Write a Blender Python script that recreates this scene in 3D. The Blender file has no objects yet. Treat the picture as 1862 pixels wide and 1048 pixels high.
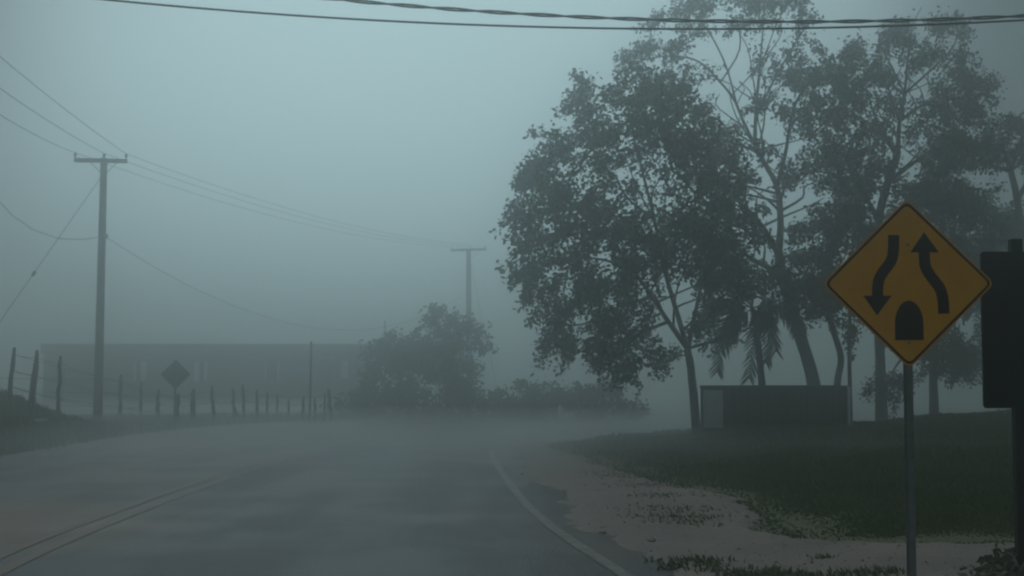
import bpy, math, random
import numpy as np
from mathutils import Vector, Matrix

random.seed(7)
rng = np.random.default_rng(11)
sc = bpy.context.scene
COL = sc.collection

# ------------------------------------------------------------------ camera
CAM_H, F_PX, CX, CY, HORIZON = 1.40, 1862 * 50 / 36, 931.0, 524.0, 690.0
PITCH = math.atan((HORIZON - CY) / F_PX)
cam_d = bpy.data.cameras.new('camera')
cam = bpy.data.objects.new('camera', cam_d)
COL.objects.link(cam)
cam.location = (0, 0, CAM_H)
cam.rotation_euler = (math.radians(90) + PITCH, 0, 0)
cam_d.sensor_width = 36
cam_d.lens = 50
cam_d.clip_start = 0.1
cam_d.clip_end = 3000
sc.camera = cam

# ------------------------------------------------------------------ sky
SUN_EL, SUN_AZ = math.radians(62), math.radians(-25)
w = bpy.data.worlds.new('World')
sc.world = w
w.use_nodes = True
nt = w.node_tree
nt.nodes.clear()
N = nt.nodes.new
out = N('ShaderNodeOutputWorld')
bg = N('ShaderNodeBackground')
bg.inputs['Strength'].default_value = 0.1
sky = N('ShaderNodeTexSky')
sky.sky_type = 'NISHITA'
sky.sun_disc = False
sky.sun_elevation = SUN_EL
sky.sun_rotation = SUN_AZ
sky.dust_density = 6
tc = N('ShaderNodeTexCoord')
# rain cloud: thinner and brighter straight ahead, thick and dark all round
lobe = N('ShaderNodeVectorMath'); lobe.operation = 'DOT_PRODUCT'
az, el = math.radians(-2.0), math.radians(9)
lobe.inputs[1].default_value = (math.sin(az) * math.cos(el), math.cos(az) * math.cos(el), math.sin(el))
nt.links.new(tc.outputs['Generated'], lobe.inputs[0])
ramp = N('ShaderNodeMapRange'); ramp.interpolation_type = 'SMOOTHERSTEP'
ramp.inputs['From Min'].default_value = 0.92
ramp.inputs['From Max'].default_value = 0.985
ramp.inputs['To Min'].default_value = 0.25
ramp.inputs['To Max'].default_value = 1.49
nt.links.new(lobe.outputs['Value'], ramp.inputs['Value'])
cn = N('ShaderNodeTexNoise')
cn.inputs['Scale'].default_value = 2.2
cn.inputs['Detail'].default_value = 3
nt.links.new(tc.outputs['Generated'], cn.inputs['Vector'])
cr = N('ShaderNodeMapRange')
cr.inputs['To Min'].default_value = 0.90
cr.inputs['To Max'].default_value = 1.10
nt.links.new(cn.outputs['Fac'], cr.inputs['Value'])
mul = N('ShaderNodeMath'); mul.operation = 'MULTIPLY'
nt.links.new(ramp.outputs[0], mul.inputs[0])
nt.links.new(cr.outputs[0], mul.inputs[1])
cloud = N('ShaderNodeVectorMath'); cloud.operation = 'SCALE'
cloud.inputs[0].default_value = (3.15, 4.60, 4.85)
nt.links.new(mul.outputs[0], cloud.inputs['Scale'])
mix = N('ShaderNodeMix'); mix.data_type = 'RGBA'
mix.inputs['Factor'].default_value = 0.94
nt.links.new(sky.outputs['Color'], mix.inputs[6])
nt.links.new(cloud.outputs[0], mix.inputs[7])
nt.links.new(mix.outputs[2], bg.inputs['Color'])
nt.links.new(bg.outputs[0], out.inputs['Surface'])

# ------------------------------------------------------------------ sun behind the rain cloud
sd = bpy.data.lights.new('sun', 'SUN')
sd.energy = 0.5
sd.angle = math.radians(60)
sd.color = (1.0, 0.97, 0.92)
so = bpy.data.objects.new('sun', sd)
COL.objects.link(so)
so.location = (0, 0, 60)
sv = Vector((math.sin(SUN_AZ) * math.cos(SUN_EL), math.cos(SUN_AZ) * math.cos(SUN_EL), math.sin(SUN_EL)))
so.rotation_euler = sv.to_track_quat('Z', 'Y').to_euler()

# ------------------------------------------------------------------ exposure and render settings
sc.view_settings.view_transform = 'Standard'
sc.view_settings.look = 'None'
sc.view_settings.exposure = 0.0
sc.view_settings.gamma = 1.0
sc.view_settings.use_curve_mapping = False
sc.render.engine = 'CYCLES'
sc.cycles.use_denoising = True
sc.cycles.volume_bounces = 6
sc.cycles.max_bounces = 8
sc.cycles.diffuse_bounces = 3
sc.cycles.transparent_max_bounces = 8
sc.cycles.filter_width = 2.2

# ------------------------------------------------------------------ pixel helpers
cP, sP = math.cos(PITCH), math.sin(PITCH)
def ray(px, py):
    u, v = (px - CX) / F_PX, (CY - py) / F_PX
    return Vector((u, cP - v * sP, sP + v * cP))
def P(px, py, Y):
    d = ray(px, py)
    return Vector((0, 0, CAM_H)) + d * (Y / d.y)
def sst(a, b, x):
    t = np.clip((x - a) / (b - a), 0, 1)
    return t * t * (3 - 2 * t)

# ------------------------------------------------------------------ the lie of the land
PAIRS = [((-3.4, -20), (6.2, -20)), ((-5.2, -10), (4.2, -10)), ((-7.0, 0), (2.4, 0)), ((-7.8, 5), (1.6, 5)),
         ((-8.4, 10), (.9, 10)), ((-9.0, 15), (.3, 15)), ((-9.2, 22), (-.12, 22)), ((-9.4, 28), (-.33, 28)),
         ((-9.6, 35), (.0, 31.8)), ((-9.3, 41), (1.2, 34.6)), ((-8.0, 46), (4.0, 37.0)), ((-5.0, 50), (9.0, 39.6)),
         ((1.0, 53), (16.0, 42.4)), ((10, 55.5), (26.0, 45.6)), ((40, 63), (50, 53)), ((120, 86), (125, 73))]
def smooth(pts, sub=8):
    pts = [np.array(p, float) for p in pts]
    o = []
    for i in range(len(pts) - 1):
        p0 = pts[max(i - 1, 0)]; p1 = pts[i]; p2 = pts[i + 1]; p3 = pts[min(i + 2, len(pts) - 1)]
        for k in range(sub):
            t = k / sub
            o.append(.5 * ((2 * p1) + (-p0 + p2) * t + (2 * p0 - 5 * p1 + 4 * p2 - p3) * t * t + (-p0 + 3 * p1 - 3 * p2 + p3) * t ** 3))
    o.append(pts[-1])
    return np.array(o)
LE = smooth([p[0] for p in PAIRS])
RE = smooth([p[1] for p in PAIRS])
ROADPOLY = np.vstack([LE, RE[::-1]])
def seg_dist(px, py, poly):
    a, b = poly[:-1], poly[1:]
    d = np.full(px.shape, 1e9)
    for (ax, ay), (bx, by) in zip(a, b):
        vx, vy = bx - ax, by - ay
        L = vx * vx + vy * vy + 1e-12
        t = np.clip(((px - ax) * vx + (py - ay) * vy) / L, 0, 1)
        d = np.minimum(d, np.hypot(px - ax - t * vx, py - ay - t * vy))
    return d
def inside(px, py, poly):
    c = np.zeros(px.shape, bool)
    x0, y0 = poly[-1]
    for x1, y1 in poly:
        if y1 != y0:
            cond = ((y1 > py) != (y0 > py)) & (px < (x0 - x1) * (py - y1) / (y0 - y1) + x1)
            c ^= cond
        x0, y0 = x1, y1
    return c
def land(x, y):
    x = np.asarray(x, float); y = np.asarray(y, float)
    xl = np.interp(y, LE[:, 1][:104], LE[:, 0][:104])
    d = xl - x
    hb = 1.1 - 1.07 * sst(34, 40, y)
    z = hb * sst(.2, 3.4, d) * (1 - sst(4.4, 8.0, d)) * (1 - sst(52, 60, y))
    xs = np.interp(y, [0, 12, 15, 19, 23, 29, 34, 38], [2.6, 2.5, 2.6, 2.3, 1.5, 1.0, 1.5, 3.0])
    dr = x - xs
    z = z + .78 * sst(-.5, 15, dr) * sst(11.5, 20, y) * (1 - sst(33.5, 38.2, y - .12 * np.maximum(x - 8, 0)))
    z = z + .03 * np.sin(x * .9 + y * .37) * np.sin(y * .71 - x * .21) * sst(.3, 2, np.maximum(d, dr)) 
    return z
def G(px, py):
    d = ray(px, py)
    t = 8.0
    while t < 200:
        p = Vector((0, 0, CAM_H)) + d * t
        if p.z <= float(land(p.x, p.y)):
            break
        t += .05
    p.z = float(land(p.x, p.y))
    return p

# ------------------------------------------------------------------ materials
MATS = {}
def mat(name, color, rough=.6, color2=None, scale=4.0, detail=6, bump=0, bump_scale=60, rough2=None, metallic=0, spec=.5, transl=0, stretch=(1, 1, 1), lo=.35, hi=.65):
    m = bpy.data.materials.new(name)
    m.use_nodes = True
    t = m.node_tree
    b = t.nodes['Principled BSDF']
    b.inputs['Base Color'].default_value = (*color, 1)
    b.inputs['Roughness'].default_value = rough
    b.inputs['Metallic'].default_value = metallic
    b.inputs['Specular IOR Level'].default_value = spec
    co = t.nodes.new('ShaderNodeTexCoord')
    mp = t.nodes.new('ShaderNodeMapping')
    mp.inputs['Scale'].default_value = stretch
    t.links.new(co.outputs['Object'], mp.inputs['Vector'])
    if color2 is not None:
        n = t.nodes.new('ShaderNodeTexNoise')
        n.inputs['Scale'].default_value = scale
        n.inputs['Detail'].default_value = detail
        t.links.new(mp.outputs[0], n.inputs['Vector'])
        r = t.nodes.new('ShaderNodeMapRange')
        r.inputs['From Min'].default_value = lo
        r.inputs['From Max'].default_value = hi
        t.links.new(n.outputs['Fac'], r.inputs['Value'])
        x = t.nodes.new('ShaderNodeMix'); x.data_type = 'RGBA'
        x.inputs[6].default_value = (*color, 1)
        x.inputs[7].default_value = (*color2, 1)
        t.links.new(r.outputs[0], x.inputs['Factor'])
        t.links.new(x.outputs[2], b.inputs['Base Color'])
        if rough2 is not None:
            q = t.nodes.new('ShaderNodeMapRange')
            q.inputs['To Min'].default_value = rough
            q.inputs['To Max'].default_value = rough2
            t.links.new(r.outputs[0], q.inputs['Value'])
            t.links.new(q.outputs[0], b.inputs['Roughness'])
    if bump:
        n2 = t.nodes.new('ShaderNodeTexNoise')
        n2.inputs['Scale'].default_value = bump_scale
        n2.inputs['Detail'].default_value = 5
        t.links.new(mp.outputs[0], n2.inputs['Vector'])
        bu = t.nodes.new('ShaderNodeBump')
        bu.inputs['Strength'].default_value = bump
        bu.inputs['Distance'].default_value = .02
        t.links.new(n2.outputs['Fac'], bu.inputs['Height'])
        t.links.new(bu.outputs[0], b.inputs['Normal'])
    if transl:
        tr = t.nodes.new('ShaderNodeBsdfTranslucent')
        tr.inputs['Color'].default_value = (*[c * 1.3 for c in color], 1)
        ms = t.nodes.new('ShaderNodeMixShader')
        ms.inputs[0].default_value = transl
        t.links.new(b.outputs[0], ms.inputs[1])
        t.links.new(tr.outputs[0], ms.inputs[2])
        t.links.new(ms.outputs[0], t.nodes['Material Output'].inputs['Surface'])
    MATS[name] = m
    return m

mat('grass_ground', (.038, .070, .014), .7, (.062, .076, .024), 1.3, 8, .8, 25)
mat('gravel', (.110, .101, .092), .5, (.195, .178, .162), 1.1, 14, .9, 40, rough2=.7, lo=.38, hi=.66)
mat('yard', (.20, .20, .19), .35, (.30, .29, .27), .6, 6, .4, 20)
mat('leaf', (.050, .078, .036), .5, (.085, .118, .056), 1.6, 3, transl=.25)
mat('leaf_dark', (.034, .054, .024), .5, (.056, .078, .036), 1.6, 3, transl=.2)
mat('leaf_far', (.055, .082, .042), .55, (.085, .112, .060), 1.2, 3, transl=.2)
mat('grass', (.050, .098, .014), .6, (.088, .108, .028), .55, 7, transl=.15, spec=.3)
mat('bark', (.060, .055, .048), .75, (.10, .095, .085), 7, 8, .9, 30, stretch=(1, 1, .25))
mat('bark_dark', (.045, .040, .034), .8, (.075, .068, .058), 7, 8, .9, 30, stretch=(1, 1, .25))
mat('post_wood', (.022, .019, .016), .8, (.045, .040, .034), 9, 8, .8, 40, stretch=(1, 1, .2))
mat('pole_wood', (.060, .052, .042), .75, (.10, .088, .072), 5, 8, .6, 40, stretch=(1, 1, .1))
mat('wire', (.02, .02, .022), .5)
mat('cable', (.015, .015, .016), .4)
mat('porcelain', (.10, .085, .075), .25)
mat('steel', (.18, .19, .19), .45, (.26, .26, .26), 12, 5, metallic=.7)
mat('sign_yellow', (.98, .40, .001), .55, (.90, .355, .001), 5, 5, spec=.12)
mat('sign_black', (.005, .005, .005), .6, spec=.1)
mat('board_green', (.005, .012, .008), .6, (.008, .016, .011), 6, 5, spec=.15)
mat('sign_back', (.16, .165, .165), .5, (.22, .22, .22), 6, 5, metallic=.4)
mat('block_wall', (.13, .122, .112), .8, (.18, .168, .155), 1.2, 7, .4, 20)
mat('tin_roof', (.20, .115, .07), .6, (.25, .15, .095), 2.5, 6, metallic=.1)
mat('white_paint', (.82, .83, .82), .5, (.76, .77, .76), 5, 5)
mat('dark_wood', (.055, .045, .036), .7, (.085, .070, .056), 4, 6, .5, 30)
mat('window_glass', (.02, .025, .028), .08, spec=.8)
mat('shed_dark', (.028, .026, .025), .65, (.048, .045, .042), 3, 7, .5, 20, stretch=(1, 1, .3))
mat('shed_panel', (.60, .61, .62), .5, (.70, .70, .71), 3, 6)
mat('stone', (.20, .20, .19), .6, (.30, .29, .28), 6, 6, .6, 30)

def asphalt():
    m = bpy.data.materials.new('asphalt')
    m.use_nodes = True
    t = m.node_tree
    b = t.nodes['Principled BSDF']
    co = t.nodes.new('ShaderNodeTexCoord')
    def noise(scale, detail, stretch=(1, 1, 1)):
        mp = t.nodes.new('ShaderNodeMapping'); mp.inputs['Scale'].default_value = stretch
        t.links.new(co.outputs['Object'], mp.inputs[0])
        n = t.nodes.new('ShaderNodeTexNoise')
        n.inputs['Scale'].default_value = scale; n.inputs['Detail'].default_value = detail
        t.links.new(mp.outputs[0], n.inputs['Vector'])
        return n.outputs['Fac']
    def rng_(v, a, b_, lo, hi):
        r = t.nodes.new('ShaderNodeMapRange'); r.interpolation_type = 'SMOOTHSTEP'
        r.inputs['From Min'].default_value = a; r.inputs['From Max'].default_value = b_
        r.inputs['To Min'].default_value = lo; r.inputs['To Max'].default_value = hi
        t.links.new(v, r.inputs['Value'])
        return r.outputs[0]
    def mixc(f, a, b_):
        x = t.nodes.new('ShaderNodeMix'); x.data_type = 'RGBA'
        for s, v in ((6, a), (7, b_)):
            if isinstance(v, tuple): x.inputs[s].default_value = (*v, 1)
            else: t.links.new(v, x.inputs[s])
        t.links.new(f, x.inputs['Factor'])
        return x.outputs[2]
    c = mixc(rng_(noise(90, 4), .3, .7, 0, 1), (.015, .020, .028), (.032, .039, .049))
    # silt washed over the carriageway in streaks
    silt = rng_(noise(.22, 5, (1, .55, 1)), .50, .68, 0, .55)
    c = mixc(silt, c, (.135, .100, .075))
    # mud carried in from the left verge, a drying fan across the centre line
    mp = t.nodes.new('ShaderNodeMapping'); mp.inputs['Location'].default_value = (5.4 / 2.6, -13.6 / 3.4, 0); mp.inputs['Scale'].default_value = (1 / 2.6, 1 / 3.4, 0)
    t.links.new(co.outputs['Object'], mp.inputs[0])
    ln = t.nodes.new('ShaderNodeVectorMath'); ln.operation = 'LENGTH'
    t.links.new(mp.outputs[0], ln.inputs[0])
    ad = t.nodes.new('ShaderNodeMath'); ad.operation = 'MULTIPLY_ADD'; ad.inputs[1].default_value = 1.6
    t.links.new(noise(.6, 6), ad.inputs[0]); t.links.new(ln.outputs['Value'], ad.inputs[2])
    c = mixc(rng_(ad.outputs[0], 1.0, 2.1, .8, 0), c, (.17, .115, .080))
    t.links.new(c, b.inputs['Base Color'])
    track = noise(1.0, 5, (1.1, .07, 1))
    fm = t.nodes.new('ShaderNodeMath'); fm.operation = 'MULTIPLY_ADD'; fm.inputs[1].default_value = .55
    f2 = t.nodes.new('ShaderNodeMath'); f2.operation = 'MULTIPLY'; f2.inputs[1].default_value = .45
    t.links.new(noise(.8, 9, (.8, .8, 1)), f2.inputs[0])
    t.links.new(track, fm.inputs[0]); t.links.new(f2.outputs[0], fm.inputs[2])
    film = rng_(fm.outputs[0], .40, .60, 0, 1)
    t.links.new(rng_(film, 0, 1, .47, .39), b.inputs['Roughness'])
    bu = t.nodes.new('ShaderNodeBump'); bu.inputs['Strength'].default_value = .55; bu.inputs['Distance'].default_value = .012
    t.links.new(noise(35, 4), bu.inputs['Height'])
    t.links.new(bu.outputs[0], b.inputs['Normal'])
    b.inputs['Specular IOR Level'].default_value = .30
    MATS['asphalt'] = m
asphalt()
def line_mat(name, col):
    m = mat(name, col, .46, (.085, .078, .068), 7, 12, .15, 40, lo=.42, hi=.64, spec=.34)
line_mat('line_white', (.19, .19, .185))
line_mat('line_yellow', (.135, .095, .056))

# ------------------------------------------------------------------ mesh helpers
class MB:
    def __init__(s): s.v, s.f = [], []
    def add(s, vs, fs):
        o = len(s.v)
        s.v += [tuple(map(float, q)) for q in vs]
        s.f += [tuple(i + o for i in q) for q in fs]
    def box(s, c, size, rot=None):
        x, y, z = [q / 2 for q in size]
        vs = [Vector(q) for q in ((-x, -y, -z), (x, -y, -z), (x, y, -z), (-x, y, -z), (-x, -y, z), (x, -y, z), (x, y, z), (-x, y, z))]
        if rot is not None: vs = [rot @ q for q in vs]
        s.add([q + Vector(c) for q in vs], [(0, 3, 2, 1), (4, 5, 6, 7), (0, 1, 5, 4), (1, 2, 6, 5), (2, 3, 7, 6), (3, 0, 4, 7)])
        return s
    def tube(s, pts, rad, n=6, cap=True, wob=0):
        pts = [Vector(p) for p in pts]
        if not hasattr(rad, '__len__'): rad = [rad] * len(pts)
        up = None; rings = []
        for i, p in enumerate(pts):
            d = (pts[min(i + 1, len(pts) - 1)] - pts[max(i - 1, 0)])
            if d.length < 1e-9: d = Vector((0, 0, 1))
            d.normalize()
            if up is None:
                up = Vector((1, 0, 0)) if abs(d.x) < .8 else Vector((0, 1, 0))
            up = (up - d * up.dot(d)).normalized()
            sd_ = d.cross(up)
            rr = []
            for k in range(n):
                a = 2 * math.pi * k / n
                r = rad[i] * (1 + (random.uniform(-wob, wob) if wob else 0))
                rr.append(p + up * math.cos(a) * r + sd_ * math.sin(a) * r)
            rings.append(rr)
        fs = []
        for i in range(len(pts) - 1):
            for k in range(n):
                fs.append((i * n + k, i * n + (k + 1) % n, (i + 1) * n + (k + 1) % n, (i + 1) * n + k))
        if cap:
            fs.append(tuple(range(n - 1, -1, -1)))
            fs.append(tuple(range((len(pts) - 1) * n, len(pts) * n)))
        s.add([q for r in rings for q in r], fs)
        return s
    def prism(s, outline, o, ex, ey, en, t):          # outline in 2-D, thickness t along en
        n = len(outline)
        a = [o + ex * x + ey * y for x, y in outline]
        b = [q + en * t for q in a]
        s.add(a + b, [tuple(range(n - 1, -1, -1)), tuple(range(n, 2 * n))] + [(i, (i + 1) % n, n + (i + 1) % n, n + i) for i in range(n)])
        return s
    def build(s, name, m, parent=None, smooth_=False, origin=None):
        me = bpy.data.meshes.new(name)
        off = Vector((0, 0, 0))
        if parent is not None: off = Vector(parent.get('_o', (0, 0, 0)))
        elif origin is not None: off = Vector(origin)
        me.from_pydata([(a - off.x, b - off.y, c - off.z) for a, b, c in s.v], [], s.f)
        if smooth_: me.polygons.foreach_set('use_smooth', [True] * len(me.polygons))
        me.materials.append(MATS[m])
        me.update()
        o = bpy.data.objects.new(name, me)
        COL.objects.link(o)
        if parent is not None:
            o.parent = parent
            if parent.type == 'MESH': o['_o'] = tuple(off)
        else: o.location = off
        o['_o'] = tuple(off)
        return o
def tag(o, label=None, cat=None, group=None, kind=None):
    if label: o['label'] = label
    if cat: o['category'] = cat
    if group: o['group'] = group
    if kind: o['kind'] = kind
    return o
def thing(name, loc, label, cat, group=None):
    o = bpy.data.objects.new(name, None)
    COL.objects.link(o)
    o.location = loc
    o.empty_display_size = .2
    o['_o'] = tuple(loc)
    return tag(o, label, cat, group)
def np_mesh(name, verts, faces, m, parent=None, smooth_=False):
    b = MB(); b.v = [tuple(q) for q in verts.tolist()]; b.f = [tuple(q) for q in faces.tolist()]
    return b.build(name, m, parent, smooth_)

# ------------------------------------------------------------------ ground sheet
def axis(stops):
    o = []
    for a, b, st in stops: o += list(np.arange(a, b, st))
    return np.array(o + [stops[-1][1]])
gx = axis([(-260, -60, 20), (-60, -20, 2), (-20, 16, .4), (16, 60, 2), (60, 260, 20)])
gy = axis([(-60, -10, 5), (-10, 60, .4), (60, 120, 3), (120, 400, 20)])
XX, YY = np.meshgrid(gx, gy)
ZZ = land(XX, YY)
rd = seg_dist(XX, YY, ROADPOLY)
ins = inside(XX, YY, ROADPOLY)
ZZ = np.where(ins, -.04, ZZ - .04 * (1 - sst(0, .6, rd)))
SHOULDER = smooth([(7, -20), (5.0, -8), (3.6, 2), (4.2, 9.2), (7.5, 9.9), (13, 10.2), (13, 11.9), (7, 12.1), (3.2, 12.2), (2.55, 13.2), (2.6, 14.8), (2.5, 17),
                   (2.2, 19.5), (1.75, 22), (1.2, 26), (.9, 30), (1.2, 32.2), (1.9, 33.4), (1.2, 33.9), (.35, 32.0), (-.1, 30.2), (-.1, 28), (.14, 22), (.55, 15), (1.15, 10), (1.85, 5), (2.7, 0), (4.5, -10), (6.3, -20)], 5)
shi = inside(XX, YY, SHOULDER)
ZZ = np.where(shi, np.minimum(ZZ, land(XX, YY) - .03), ZZ)
nx, ny = len(gx), len(gy)
vs = np.stack([XX.ravel(), YY.ravel(), ZZ.ravel()], 1)
ii = np.arange(nx * ny).reshape(ny, nx)
fs = np.stack([ii[:-1, :-1].ravel(), ii[:-1, 1:].ravel(), ii[1:, 1:].ravel(), ii[1:, :-1].ravel()], 1)
tag(np_mesh('ground', vs, fs, 'grass_ground', smooth_=True), kind='structure')

# road
def ribbon(name, A, B, m, z, n=10):
    A, B = np.array(A), np.array(B)
    v = []
    for a, b in zip(A, B):
        for k in range(n + 1):
            q = a + (b - a) * k / n
            v.append((q[0], q[1], z))
    f = [(i * (n + 1) + k, i * (n + 1) + k + 1, (i + 1) * (n + 1) + k + 1, (i + 1) * (n + 1) + k) for i in range(len(A) - 1) for k in range(n)]
    return np_mesh(name, np.array(v), np.array(f), m)
def normals(C):
    t = np.gradient(C, axis=0)
    t /= np.linalg.norm(t, axis=1)[:, None] + 1e-9
    return np.stack([t[:, 1], -t[:, 0]], 1)
nR = normals(RE)
tag(ribbon('road', LE, RE + nR * .60, 'asphalt', 0.0), kind='structure')
ke = (RE[:, 1] < 28.8) & (RE[:, 0] < 7)
tag(ribbon('edge_line', (RE - nR * .11)[ke], RE[ke], 'line_white', .005, 1), kind='structure')
CL = smooth([(-.4, -10), (-2.4, 0), (-3.3, 6), (-3.9, 11), (-4.1, 16), (-4.18, 22), (-4.15, 29), (-3.4, 36), (-1.5, 41), (3, 45), (10, 48.5), (26, 52.5), (60, 61)], 6)
nC = normals(CL)
for s_ in (-1, 1):
    tag(ribbon('centre_line', CL + nC * (s_ * .13 - .06), CL + nC * (s_ * .13 + .06), 'line_yellow', .005, 1), kind='structure')

# gravel shoulder: fine cells that follow the land inside a ragged outline
def patch(name, poly, m, step, lift, ragged=.18, bump=.012):
    x0, y0 = poly.min(0) - .5; x1, y1 = poly.max(0) + .5
    y0 = max(y0, -12)
    xs = np.arange(x0, x1, step); ys = np.arange(y0, y1, step)
    X, Y = np.meshgrid(xs, ys)
    wx, wy = X.copy(), Y.copy()
    for k_ in range(14):
        fr = 1.1 * 1.27 ** k_; an = rng.uniform(0, 6.28); ph_ = rng.uniform(0, 6.28)
        wv_ = np.sin(fr * (X * math.cos(an) + Y * math.sin(an)) + ph_) * ragged * .85 ** k_
        wx += wv_ * math.cos(k_ * 2.4); wy += wv_ * math.sin(k_ * 2.4)
    inn = inside(wx, wy, poly)
    dd = seg_dist(wx, wy, np.vstack([poly, poly[:1]]))
    Z = land(X, Y) + lift - .05 * (1 - sst(0, .22, dd)) + bump * rng.normal(size=X.shape) * .5 
    idx = -np.ones(X.shape, int)
    keep = np.zeros(X.shape, bool)
    cell = inn[:-1, :-1] & inn[1:, :-1] & inn[:-1, 1:] & inn[1:, 1:]
    for a, b in ((slice(None, -1), slice(None, -1)), (slice(1, None), slice(None, -1)), (slice(None, -1), slice(1, None)), (slice(1, None), slice(1, None))):
        keep[a, b] |= cell
    idx[keep] = np.arange(keep.sum())
    v = np.stack([X[keep], Y[keep], Z[keep]], 1)
    f = np.stack([idx[:-1, :-1][cell], idx[:-1, 1:][cell], idx[1:, 1:][cell], idx[1:, :-1][cell]], 1)
    return np_mesh(name, v, f, m, smooth_=True)
tag(patch('shoulder', SHOULDER, 'gravel', .10, .022, .15), kind='structure')
tag(patch('yard', np.array([(-36, 56), (-5, 56), (2, 60), (0, 70), (-6, 88), (-36, 88)], float), 'yard', 1.0, .03, .3, .01), kind='structure')

# ------------------------------------------------------------------ grass
def blades(name, X, Y, hgt, wid, m, label, lean=.5):
    n = len(X)
    Z = land(X, Y) - .02
    a = rng.uniform(0, 2 * math.pi, n)
    h = hgt * rng.uniform(.5, 1.3, n)
    wd = wid * rng.uniform(.7, 1.3, n)
    lx = (rng.normal(size=n) * .35 - .25) * lean * h; ly = rng.normal(size=n) * .4 * lean * h
    bx, by = np.cos(a) * wd, np.sin(a) * wd
    base = np.stack([X, Y, Z], 1)
    s_ = np.stack([bx, by, np.zeros(n)], 1)
    mid = base + np.stack([lx * .35, ly * .35, h * .6], 1)
    tip = base + np.stack([lx, ly, h], 1)
    v = np.stack([base - s_, base + s_, mid + s_ * .7, mid - s_ * .7, tip], 1).reshape(-1, 3)
    o = MB(); o.v = [tuple(q) for q in v.tolist()]
    for i in range(n):
        k = i * 5
        o.f.append((k, k + 1, k + 2, k + 3)); o.f.append((k + 3, k + 2, k + 4))
    return tag(o.build(name, m), label, 'grass', kind='stuff')
def scatter(n, x0, x1, y0, y1, test, near=True):
    u = rng.uniform(0, 1, n)
    Y = 1 / (1 / y0 + u * (1 / y1 - 1 / y0)) if near else rng.uniform(y0, y1, n)
    X = rng.uniform(x0, x1, n)
    k = test(X, Y)
    return X[k], Y[k]
SH2 = np.vstack([SHOULDER, SHOULDER[:1]])
def on_right(X, Y):
    din = seg_dist(X, Y, SH2)
    k = (X > .8) & (X < .40 * Y + 1.5) & (~inside(X, Y, SHOULDER) | (rng.exponential(.10, X.shape) > din)) & (~inside(X, Y, ROADPOLY)) & (Y < 38) & (seg_dist(X, Y, RE) > .75)
    return k
X, Y = scatter(260000, .5, 16, 8.0, 38, on_right)
ds = np.where(inside(X, Y, SHOULDER), 0, seg_dist(X, Y, SH2))
hg = (.055 + .05 * sst(10, 20, Y)) * (.35 + .65 * sst(0, 1.3, ds)) * (.75 + .5 * np.sin(X * 1.3 + 2 * np.sin(Y * .7)) ** 2)
kp = rng.uniform(size=X.shape) < .45 + .55 * sst(0, .7, ds)
X, Y, hg = X[kp], Y[kp], hg[kp]
blades('roadside_grass', X, Y, hg, .010 + .0007 * Y, 'grass', 'short wet grass covering the bank behind the yellow diamond sign')
def on_left(X, Y):
    xl = np.interp(Y, LE[:, 1][:104], LE[:, 0][:104])
    return (X < xl - .10 + .14 * rng.normal(size=X.shape)) & (X > xl - 9) & (X > -.40 * Y - 2)
X, Y = scatter(110000, -28, -5, 22, 52, on_left)
blades('bank_grass', X, Y, .20, .022, 'grass', 'long dark grass on the bank under the wire fence')
def tuft(name, spots, label, h, n=260, r=.22):
    Xs, Ys = [], []
    for (px, py, k) in spots:
        p = G(px, py)
        Xs.append(p.x + rng.normal(size=int(n * k)) * r * k ** .5); Ys.append(p.y + rng.normal(size=int(n * k)) * r * k ** .5)
    blades(name, np.concatenate(Xs), np.concatenate(Ys), h, .013, 'grass', label, .8)
tuft('weed_tufts', [(1225, 930, 1), (1205, 945, .6), (1265, 945, .7), (1245, 955, .4), (1150, 870, 1.2), (1180, 885, 1), (1120, 862, .8), (1205, 905, .7)], 'weeds sprouting in the gravel of the road shoulder', .060, 420, .30)
tuft('verge_tufts', [(1272, 1026, .9), (1292, 1042, .6), (1345, 1052, .5), (1226, 1036, .25), (1412, 1050, .9), (1480, 1056, .5), (1560, 1050, .7), (1372, 1060, .8), (1440, 1064, .8), (1520, 1066, .9), (1500, 1020, .2), (1620, 1046, .4)], 'coarse grass tufts along the near edge of the gravel', .07, 260, .13)

def pebbles():
    n = 5000
    X, Y = scatter(n, .3, 9, 8.6, 26, lambda X, Y: inside(X, Y, SHOULDER) & (X < .40 * Y + .5))
    n = len(X)
    R = rng.exponential(.0035, n) + .004
    Z = land(X, Y) + .022 + R * .15
    c = np.stack([X, Y, Z], 1)
    d = np.array([(1, 0, 0), (0, 1, 0), (-1, 0, 0), (0, -1, 0), (0, 0, .7), (0, 0, -.6)])
    v = c[:, None, :] + d[None] * R[:, None, None] * rng.uniform(.6, 1.4, (n, 6, 1))
    f = np.array([(0, 1, 4), (1, 2, 4), (2, 3, 4), (3, 0, 4), (1, 0, 5), (2, 1, 5), (3, 2, 5), (0, 3, 5)])
    F = (np.arange(n)[:, None, None] * 6 + f[None]).reshape(-1, 3)
    o = np_mesh('loose_gravel', v.reshape(-1, 3), F, 'pebble')
    tag(o, 'loose wet gravel strewn over the road shoulder', 'gravel', kind='stuff')
mat('pebble', (.12, .11, .10), .6, (.19, .175, .16), 14, 2)
pebbles()

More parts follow.
